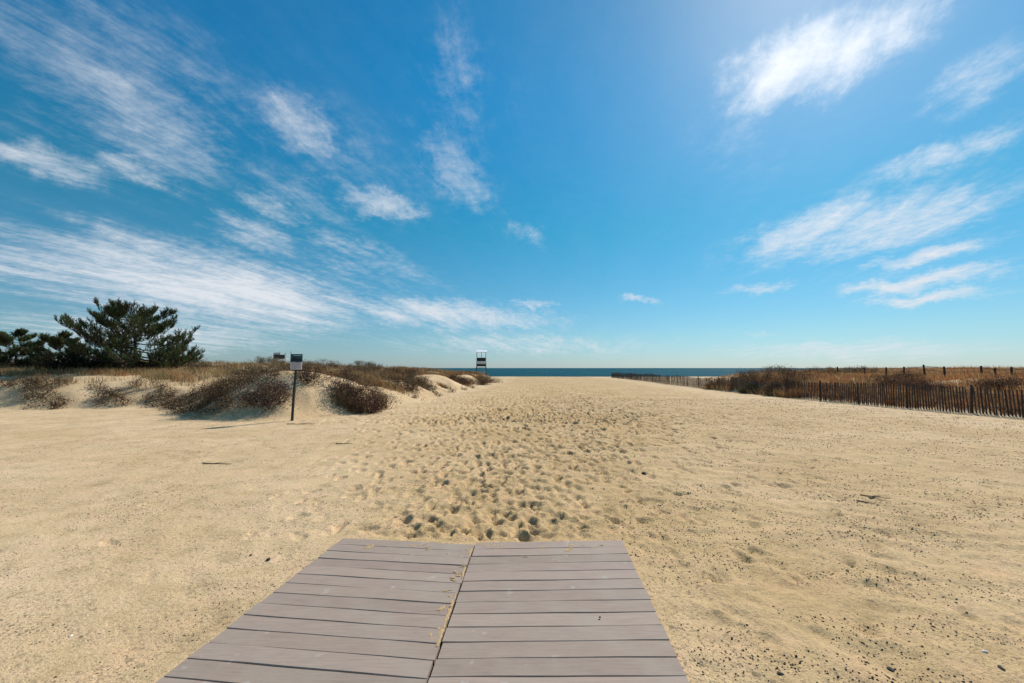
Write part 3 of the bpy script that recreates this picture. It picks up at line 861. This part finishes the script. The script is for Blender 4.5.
# ------------------------------------------------------------------ picket fences
seg = np.linalg.norm(np.diff(FENCE, axis=0), axis=1); cum = np.concatenate([[0], np.cumsum(seg)])
def at(s):
    return np.array([np.interp(s, cum, FENCE[:, 0]), np.interp(s, cum, FENCE[:, 1])])
def s_of_y(yv): return float(np.interp(yv, FENCE[:, 1], cum))
def picket_fence(y0, y1, label, pitch, hp, tone, step=2.15, missing=.004, sink=0):
    s0, s1 = s_of_y(y0), s_of_y(y1)
    c = at(s0); zc = float(ground_h(np.array([c[0]]), np.array([c[1]]))[0])
    root = empty('picket_fence', (c[0], c[1], zc))
    tag(root, label, 'fence', 'picket fences along the path')
    org = np.array([c[0], c[1], zc])
    nb = max(1, round((s1 - s0) / step)); st = (s1 - s0) / nb
    def P(s, z=0.0):
        q = at(s); return np.array([q[0], q[1], float(ground_h(q[:1], q[1:])[0]) + z]) - org
    phase = rng.random() * 6
    for k_ in range(nb + 1):
        p = P(s0 + k_ * st)
        m_ = MB(); hh = hp + .08 + rng.normal() * .04; tl = rng.normal(size=2) * .03
        m_.tube([(p[0] + .05, p[1], p[2] - .15), (p[0] + .05 + tl[0], p[1] + tl[1], p[2] + hh)], [.042, .036], 8, np.array([.085, .062, .048]) * (1 + .1 * rng.normal()))
        m_.build('post', M_WOOD, root)
    for k_ in range(nb):
        m_ = MB()
        n = int(st / pitch)
        for j in range(n):
            if rng.random() < missing: continue
            s = s0 + k_ * st + (j + .5) * pitch + rng.normal() * .004
            p = P(s); d = at(s + .05) - at(s - .05); rz = math.atan2(d[1], d[0])
            sag = .05 * math.sin(phase + s * .7)
            hh = hp * (1 + rng.normal() * .02) + sag
            cc_ = np.array(tone) * (1 + .20 * rng.normal())
            m_.box((p[0] - .012, p[1], p[2] + hh / 2 - .08), (.044 + .006 * rng.normal(), .013, hh + .16), rz, cc_, tilt=(rng.normal() * .02, .018 * rng.normal() + .03 * math.sin(s * .8)))
        m_.build('picket_panel', M_WOOD, root)
    for lev in (.30, .78):
        m_ = MB()
        ss = np.arange(s0, s1 + .01, .5)
        pts = [P(s, hp * lev + .05 * math.sin(phase + s * .7) + .01 * math.sin(s * 3)) + np.array([-.026, 0, 0]) for s in ss]
        m_.tube(pts, .011, 4, (.045, .035, .03))
        m_.build('wire', M_METAL, root)
    return root
picket_fence(8.5, 23.2, 'near run of dark brown picket fence with open slats and sunlit gaps', .094, .93, (.092, .064, .050))
picket_fence(23.4, 30.6, 'weathered middle stretch of picket fence overgrown by rusty shrubs', .10, .80, (.17, .125, .09), missing=.08)
picket_fence(32.0, 72.0, 'far run of dark picket fence reaching towards the sea', .105, .86, (.085, .055, .042), step=2.6)

# ridge fence: posts and a wire standing in the grass of the right dune
root = empty('wire_fence', (22, 26, float(ground_h(np.array([22.0]), np.array([26.0]))[0])))
tag(root, 'row of short dark posts joined by wires on the grassy ridge', 'fence')
org = np.array(root.location)
pp = []
for px_ in (779, 808, 837, 864, 885, 903, 924, 944, 980, 994, 1010, 1035, 1062):
    kx = (px_ - 512) / 410
    dd = 28.75 / (kx + .25); lx = dd * kx
    g = float(ground_h(np.array([lx]), np.array([dd]))[0])
    top = 1.62 + .02 + .05 * rng.normal() + (.10 if px_ in (924, 944, 980) else 0)
    m_ = MB()
    m_.tube([(lx - org[0], dd - org[1], g - .2 - org[2]), (lx - org[0] + .03 * rng.normal(), dd - org[1], max(top, g + .3) - org[2])], [.048, .042], 7, (.06, .048, .04))
    m_.build('post', M_WOOD, root)
    pp.append((lx - org[0], dd - org[1], max(top, g + .3) - org[2]))
for dz in (-.10, -.3):
    m_ = MB(); m_.tube([(a, b - .07, c + dz) for a, b, c in pp], .012, 4, (.06, .05, .045)); m_.build('wire', M_METAL, root)

# ------------------------------------------------------------------ sign
sx, sy = -6.84, 12.93
sz = float(detail_z(sx, sy)[0])
root = empty('information_sign', (sx, sy, sz + .05), R(6))
tag(root, 'small sign with teal picture panel and pale notice panel on a dark post', 'sign')
m_ = MB(); m_.tube([(-.03, 0, -.3), (.0, 0, .8), (.075, 0, 2.02)], [.042, .042, .040], 8, (.028, .034, .030)); m_.build('post', M_PAINT, root)
up = MB(); up.box((.075, -.062, 1.905), (.35, .028, .25), 0, (.020, .075, .095), bev=.004); up = up.build('picture_panel', M_PAINT, root)
m_ = MB(); m_.add([(-.085, -.0785, 1.86), (-.02, -.0785, 1.95), (.06, -.0785, 1.91), (.235, -.0785, 1.855), (.235, -.0785, 1.80), (-.085, -.0785, 1.80)], [(0, 5, 4, 3, 2, 1)], (.008, .02, .028)); m_.build('picture_shape', M_PAINT, up)
m_ = MB(); m_.box((.10, -.0775, 1.985), (.25, .003, .022), 0, (.30, .42, .46)); m_.build('heading', M_PAINT, up)
lo = MB(); lo.box((.065, -.062, 1.655), (.34, .024, .225), 0, (.52, .50, .53), bev=.004); lo = lo.build('notice_panel', M_PAINT, root)
for k_, w in enumerate((.24, .27, .20, .26, .15)):
    m_ = MB(); m_.box((.065 - (.27 - w) / 2, -.0755, 1.735 - k_ * .038), (w, .003, .012), 0, (.26, .24, .28)); m_.build('text_line', M_PAINT, lo)
m_ = MB(); m_.box((.065, -.045, 1.53), (.34, .02, .03), 0, (.03, .033, .03)); m_.build('bracket', M_PAINT, root)

# ------------------------------------------------------------------ lifeguard chairs
WHITE = (.74, .75, .74); GREYW = (.42, .40, .37); DKW = (.035, .032, .030)
def lifeguard(x, y, zoff, rz, label, sc=1.0, rp=4.12):
    z = float(ground_h(np.array([x]), np.array([y]))[0]) + zoff
    root = empty('lifeguard_chair', (x, y, z), rz)
    tag(root, label, 'lifeguard chair')
    root.scale = (sc, sc, sc * .92)
    W = .85
    for sx_ in (-1, 1):
        for sy_ in (-1, 1):
            m_ = MB(); m_.tube([(sx_ * (W + .18), sy_ * .85, -.25), (sx_ * W, sy_ * .55, 2.1), (sx_ * W, sy_ * .5, 2.45)], .07, 4, DKW if sy_ < 0 else GREYW)
            m_.build('leg', M_WOOD, root)
    for z_ in (.7, 1.4):
        m_ = MB(); m_.box((0, -.72 + .1 * (z_ - .7), z_), (2 * W + .3, .05, .12), 0, GREYW); m_.build('cross_brace', M_WOOD, root)
    m_ = MB(); m_.box((0, 0, 2.08), (2.0, 1.45, .10), 0, GREYW); m_.build('platform', M_WOOD, root)
    m_ = MB(); m_.box((0, -.69, 1.82), (1.85, .05, .38), 0, DKW, bev=.005); m_.build('lower_panel', M_PAINT, root)
    m_ = MB(); m_.box((0, -.70, 2.30), (1.95, .05, .32), 0, WHITE, bev=.005); m_.build('white_board', M_PAINT, root)
    m_ = MB(); m_.box((-.02, -.55, 2.80), (1.62, .07, .55), 0, DKW, bev=.005); m_.build('backrest', M_PAINT, root)
    m_ = MB(); m_.box((0, -.05, 2.50), (1.6, .9, .07), 0, WHITE); m_.build('seat', M_PAINT, root)
    for sx_ in (-1, 1):
        for sy_ in (-1, 1):
            m_ = MB(); m_.tube([(sx_ * W, sy_ * .5, 2.12), (sx_ * W, sy_ * .5, rp + .12 * sy_)], .055, 4, GREYW); m_.build('roof_post', M_WOOD, root)
    m_ = MB(); m_.tube([(.05, -.5, 3.05), (.05, -.5, rp - .13)], .05, 4, GREYW); m_.build('roof_post', M_WOOD, root)
    return root
t1 = lifeguard(-4.15, 55.5, 0, R(4), 'tall white roofed lifeguard chair standing between dune tip and sea', .88)
m_ = MB(); m_.box((.03, 0, 4.17), (2.05, 1.6, .10), 0, (.82, .83, .83), bev=.02, tilt=(.24, 0)); m_.build('roof', M_PAINT, t1)
t1.scale.x *= .80
for sx_ in (-1, 1):
    m_ = MB(); m_.box((sx_ * 1.02, -.05, 2.75), (.06, 1.1, .09), 0, GREYW); m_.build('armrest', M_WOOD, t1)
t2 = lifeguard(-44.8, 80.0, 0, R(-12), 'distant roofless lifeguard stand peeking over the left dune', 1.5, 3.45)
m_ = MB(); m_.box((-.42, -.5, 3.0), (.86, .04, .75), 0, (.45, .46, .47)); m_.build('notice_board', M_PAINT, t2)

# ------------------------------------------------------------------ camera
cam = bpy.data.cameras.new('camera'); cam.sensor_width = 36; cam.lens = 36 * 410 / 1024
cam.clip_start = .05; cam.clip_end = 100000
co = bpy.data.objects.new('camera', cam); col.objects.link(co)
co.location = (0, 0, CAM_Z); co.rotation_euler = (math.pi / 2 + math.atan(26.5 / 410), 0, 0)
scene.camera = co

# ------------------------------------------------------------------ light
sd_ = Vector((math.sin(R(SUN_AZ)) * math.cos(R(SUN_EL)), math.cos(R(SUN_AZ)) * math.cos(R(SUN_EL)), math.sin(R(SUN_EL))))
sun = bpy.data.lights.new('sun', 'SUN'); sun.energy = 5.0; sun.angle = R(.53); sun.color = (1.0, .955, .88)
so = bpy.data.objects.new('sun', sun); col.objects.link(so)
so.rotation_euler = (-sd_).to_track_quat('-Z', 'Y').to_euler()

w = bpy.data.worlds.new('World'); scene.world = w; w.use_nodes = True
nt = w.node_tree
bg = nt.nodes['Background']
sky = N(nt, 'ShaderNodeTexSky', sky_type='NISHITA')
sky.sun_disc = False; sky.sun_elevation = R(SUN_EL); sky.sun_rotation = R(SUN_AZ)
sky.air_density = 1.0; sky.dust_density = .25; sky.ozone_density = 2.0; sky.altitude = 0
SKY_STR = .10
SKY_TINT = [(0, (.46, .63, .92)), (.09, (.44, .70, .84)), (.40, (.13, .83, .92)), (.72, (.085, .95, 1.22))]
def mth(op, a, b=None, c=None, clamp=False):
    n = N(nt, 'ShaderNodeMath', operation=op); n.use_clamp = clamp
    for i, v in enumerate((a, b, c)):
        if v is None: continue
        if isinstance(v, (int, float)): n.inputs[i].default_value = v
        else: nt.links.new(v, n.inputs[i])
    return n.outputs[0]
tc = N(nt, 'ShaderNodeTexCoord').outputs['Generated']
sp = N(nt, 'ShaderNodeSeparateXYZ'); nt.links.new(tc, sp.inputs[0])
X, Y, ZZ = sp.outputs
DEG = 57.29578
az = mth('MULTIPLY', mth('ARCTAN2', X, Y), DEG)
el = mth('MULTIPLY', mth('ARCSINE', ZZ), DEG)
# cloud layer seen in perspective: a plane overhead
tr_ = ramp(nt, mth('MULTIPLY', mth('MAXIMUM', ZZ, 0.0), 1.25), SKY_TINT)
dot = N(nt, 'ShaderNodeVectorMath', operation='DOT_PRODUCT'); nt.links.new(tc, dot.inputs[0]); dot.inputs[1].default_value = sd_
aur = mth('POWER', mth('MAXIMUM', dot.outputs['Value'], 0.0), 14.0)
tint = mixc(nt, aur, tr_.outputs['Color'], (.74, .97, 1.05))
hs = N(nt, 'ShaderNodeVectorMath', operation='MULTIPLY'); nt.links.new(sky.outputs[0], hs.inputs[0]); nt.links.new(tint, hs.inputs[1])
zc = mth('ADD', mth('MAXIMUM', ZZ, 0.0), .055)
pl = N(nt, 'ShaderNodeCombineXYZ'); nt.links.new(mth('DIVIDE', X, zc), pl.inputs[0]); nt.links.new(mth('DIVIDE', Y, zc), pl.inputs[1])
ae = N(nt, 'ShaderNodeCombineXYZ'); nt.links.new(az, ae.inputs[0]); nt.links.new(el, ae.inputs[1])
mp = N(nt, 'ShaderNodeMapping', vector_type='TEXTURE'); mp.inputs['Rotation'].default_value = (0, 0, R(-12)); mp.inputs['Scale'].default_value = (1.0, 4.5, 1)
nt.links.new(pl.outputs[0], mp.inputs['Vector'])
wn = noise(nt, pl.outputs[0], 1.1, 3, .5)
wv = N(nt, 'ShaderNodeVectorMath', operation='MULTIPLY_ADD'); wv.inputs[1].default_value = (.40, .40, 0); nt.links.new(wn.outputs['Color'], wv.inputs[0]); nt.links.new(mp.outputs[0], wv.inputs[2])
n_fib = noise(nt, wv.outputs[0], 3.4, 9, .70)
n_fin = noise(nt, pl.outputs[0], 11.0, 7, .70)
n_big = noise(nt, ae.outputs[0], .11, 4, .55)
# wisps are broken up by distorting the mask coordinates
dw = noise(nt, ae.outputs[0], .20, 7, .68)
dv = N(nt, 'ShaderNodeVectorMath', operation='MULTIPLY_ADD'); dv.inputs[1].default_value = (9, 5.0, 0); nt.links.new(dw.outputs['Color'], dv.inputs[0])
sh = N(nt, 'ShaderNodeVectorMath', operation='SUBTRACT'); sh.inputs[1].default_value = (4.5, 2.5, 0); nt.links.new(ae.outputs[0], sh.inputs[0]); nt.links.new(sh.outputs[0], dv.inputs[2])
CL = [(37.8, 31.9, 12, 3.8, 4.2, 1.1), (50.4, 25.2, 6, 2.4, 17.9, .55), (47.1, 19.7, 8, 1.8, 7.0, .62), (40.1, 14.7, 15, 3.4, 1.4, .82),
      (45.3, 11.1, 7, .95, 1.4, .75), (45.1, 8.5, 8.6, .95, 1.2, .95), (45.8, 6.9, 7.6, .75, -.5, .85), (31.6, 9.8, 5.2, .85, -.7, .72),
      (17.5, 9.1, 4.2, .55, -1.8, .75), (2.9, 9.0, 5.2, .7, .4, .65), (-36.2, 8.9, 23, 4.6, -5.2, 1.05), (-8.4, 7.3, 22, 2.5, -3.5, .85),
      (1.5, 3.3, 27, 1.6, -1.2, .6), (-32.5, 15.5, 7, 2.4, -12, .66), (-30.6, 19, 6, 1.8, -13, .66), (-18.2, 21.3, 8.5, 2.0, -7.5, .74),
      (-28.5, 27.9, 8, 4.0, -21, .64), (-7.8, 25.8, 9, 4.0, -43, .60), (-43.6, 26.5, 17, 8.5, -8, .52), (-43.6, 20, 5.5, 1.7, -7, .66),
      (-50.3, 18.7, 6.5, 1.6, -4, .66), (-23.1, 16.2, 9, 2.2, -10, .58), (2.2, 18.1, 4.5, 1.5, -23, .42), (38.7, 1.9, 17, 1.3, -1, .7),
      (31.2, 4.5, 3.6, .5, -2.7, .55), (-40.1, 3.6, 17, 2.0, -1.4, .75), (-9, 36.9, 9, 5.6, -48, .46), (-27, 24, 20, 9, -16, .36), (42, 15, 18, 8, 4, .38),
      (-8, 31, 9, 11, -40, .34), (30, 27, 9, 8, 10, .30), (-20, 13, 14, 4, -8, .44)]
tot = None
for (a0, e0, la, lb, rr, am) in CL:
    m1 = N(nt, 'ShaderNodeMapping', vector_type='TEXTURE')
    m1.inputs['Location'].default_value = (a0, e0, 0); m1.inputs['Rotation'].default_value = (0, 0, R(rr)); m1.inputs['Scale'].default_value = (la * 1.35, lb * 1.75, 1)
    nt.links.new(dv.outputs[0], m1.inputs['Vector'])
    ln = N(nt, 'ShaderNodeVectorMath', operation='LENGTH'); nt.links.new(m1.outputs[0], ln.inputs[0])
    mr = N(nt, 'ShaderNodeMapRange', interpolation_type='SMOOTHSTEP'); mr.inputs['From Min'].default_value = 1.0; mr.inputs['From Max'].default_value = 0.0
    mr.inputs['To Min'].default_value = 0; mr.inputs['To Max'].default_value = am
    nt.links.new(ln.outputs['Value'], mr.inputs['Value'])
    tot = mr.outputs[0] if tot is None else mth('MAXIMUM', tot, mr.outputs[0])
fib = mth('ADD', mth('MULTIPLY', n_fib.outputs['Fac'], .68), mth('MULTIPLY', n_fin.outputs['Fac'], .32))
fibc = N(nt, 'ShaderNodeMapRange'); fibc.inputs['From Min'].default_value = .36; fibc.inputs['From Max'].default_value = .64; nt.links.new(fib, fibc.inputs['Value'])
raw = mth('SUBTRACT', mth('MULTIPLY', tot, 1.45), mth('MULTIPLY', mth('SUBTRACT', 1.0, fibc.outputs[0]), 1.0))
dm = N(nt, 'ShaderNodeMapRange', interpolation_type='SMOOTHSTEP'); dm.inputs['From Min'].default_value = -.30; dm.inputs['From Max'].default_value = 1.45; nt.links.new(raw, dm.inputs['Value'])
gate = N(nt, 'ShaderNodeMapRange', interpolation_type='SMOOTHSTEP'); gate.inputs['From Max'].default_value = .5; nt.links.new(tot, gate.inputs['Value'])
dens = mth('MULTIPLY', dm.outputs[0], gate.outputs[0])
veil = mth('MULTIPLY', fibc.outputs[0], .035)
dens = mth('MULTIPLY', mth('ADD', mth('MULTIPLY', dens, 1.1), veil), .95, clamp=True)
# thin ice cloud scatters forward: brighter towards the sun
ph = mth('POWER', mth('MAXIMUM', dot.outputs['Value'], 0.0), 14.0)
br = mth('ADD', mth('MULTIPLY', ph, 2.8), 7.5)
cc = N(nt, 'ShaderNodeVectorMath', operation='SCALE'); cc.inputs[0].default_value = (1.0, 1.05, 1.12); nt.links.new(br, cc.inputs['Scale'])
fin = mixc(nt, dens, hs.outputs[0], cc.outputs[0])
nt.links.new(fin, bg.inputs['Color']); bg.inputs['Strength'].default_value = SKY_STR

scene.view_settings.view_transform = 'Standard'
scene.view_settings.look = 'None'
scene.view_settings.exposure = 0.0
scene.view_settings.gamma = 1.0
scene.cycles.max_bounces = 5
scene.cycles.diffuse_bounces = 3
scene.cycles.glossy_bounces = 2
scene.cycles.transmission_bounces = 3
scene.cycles.use_denoising = True
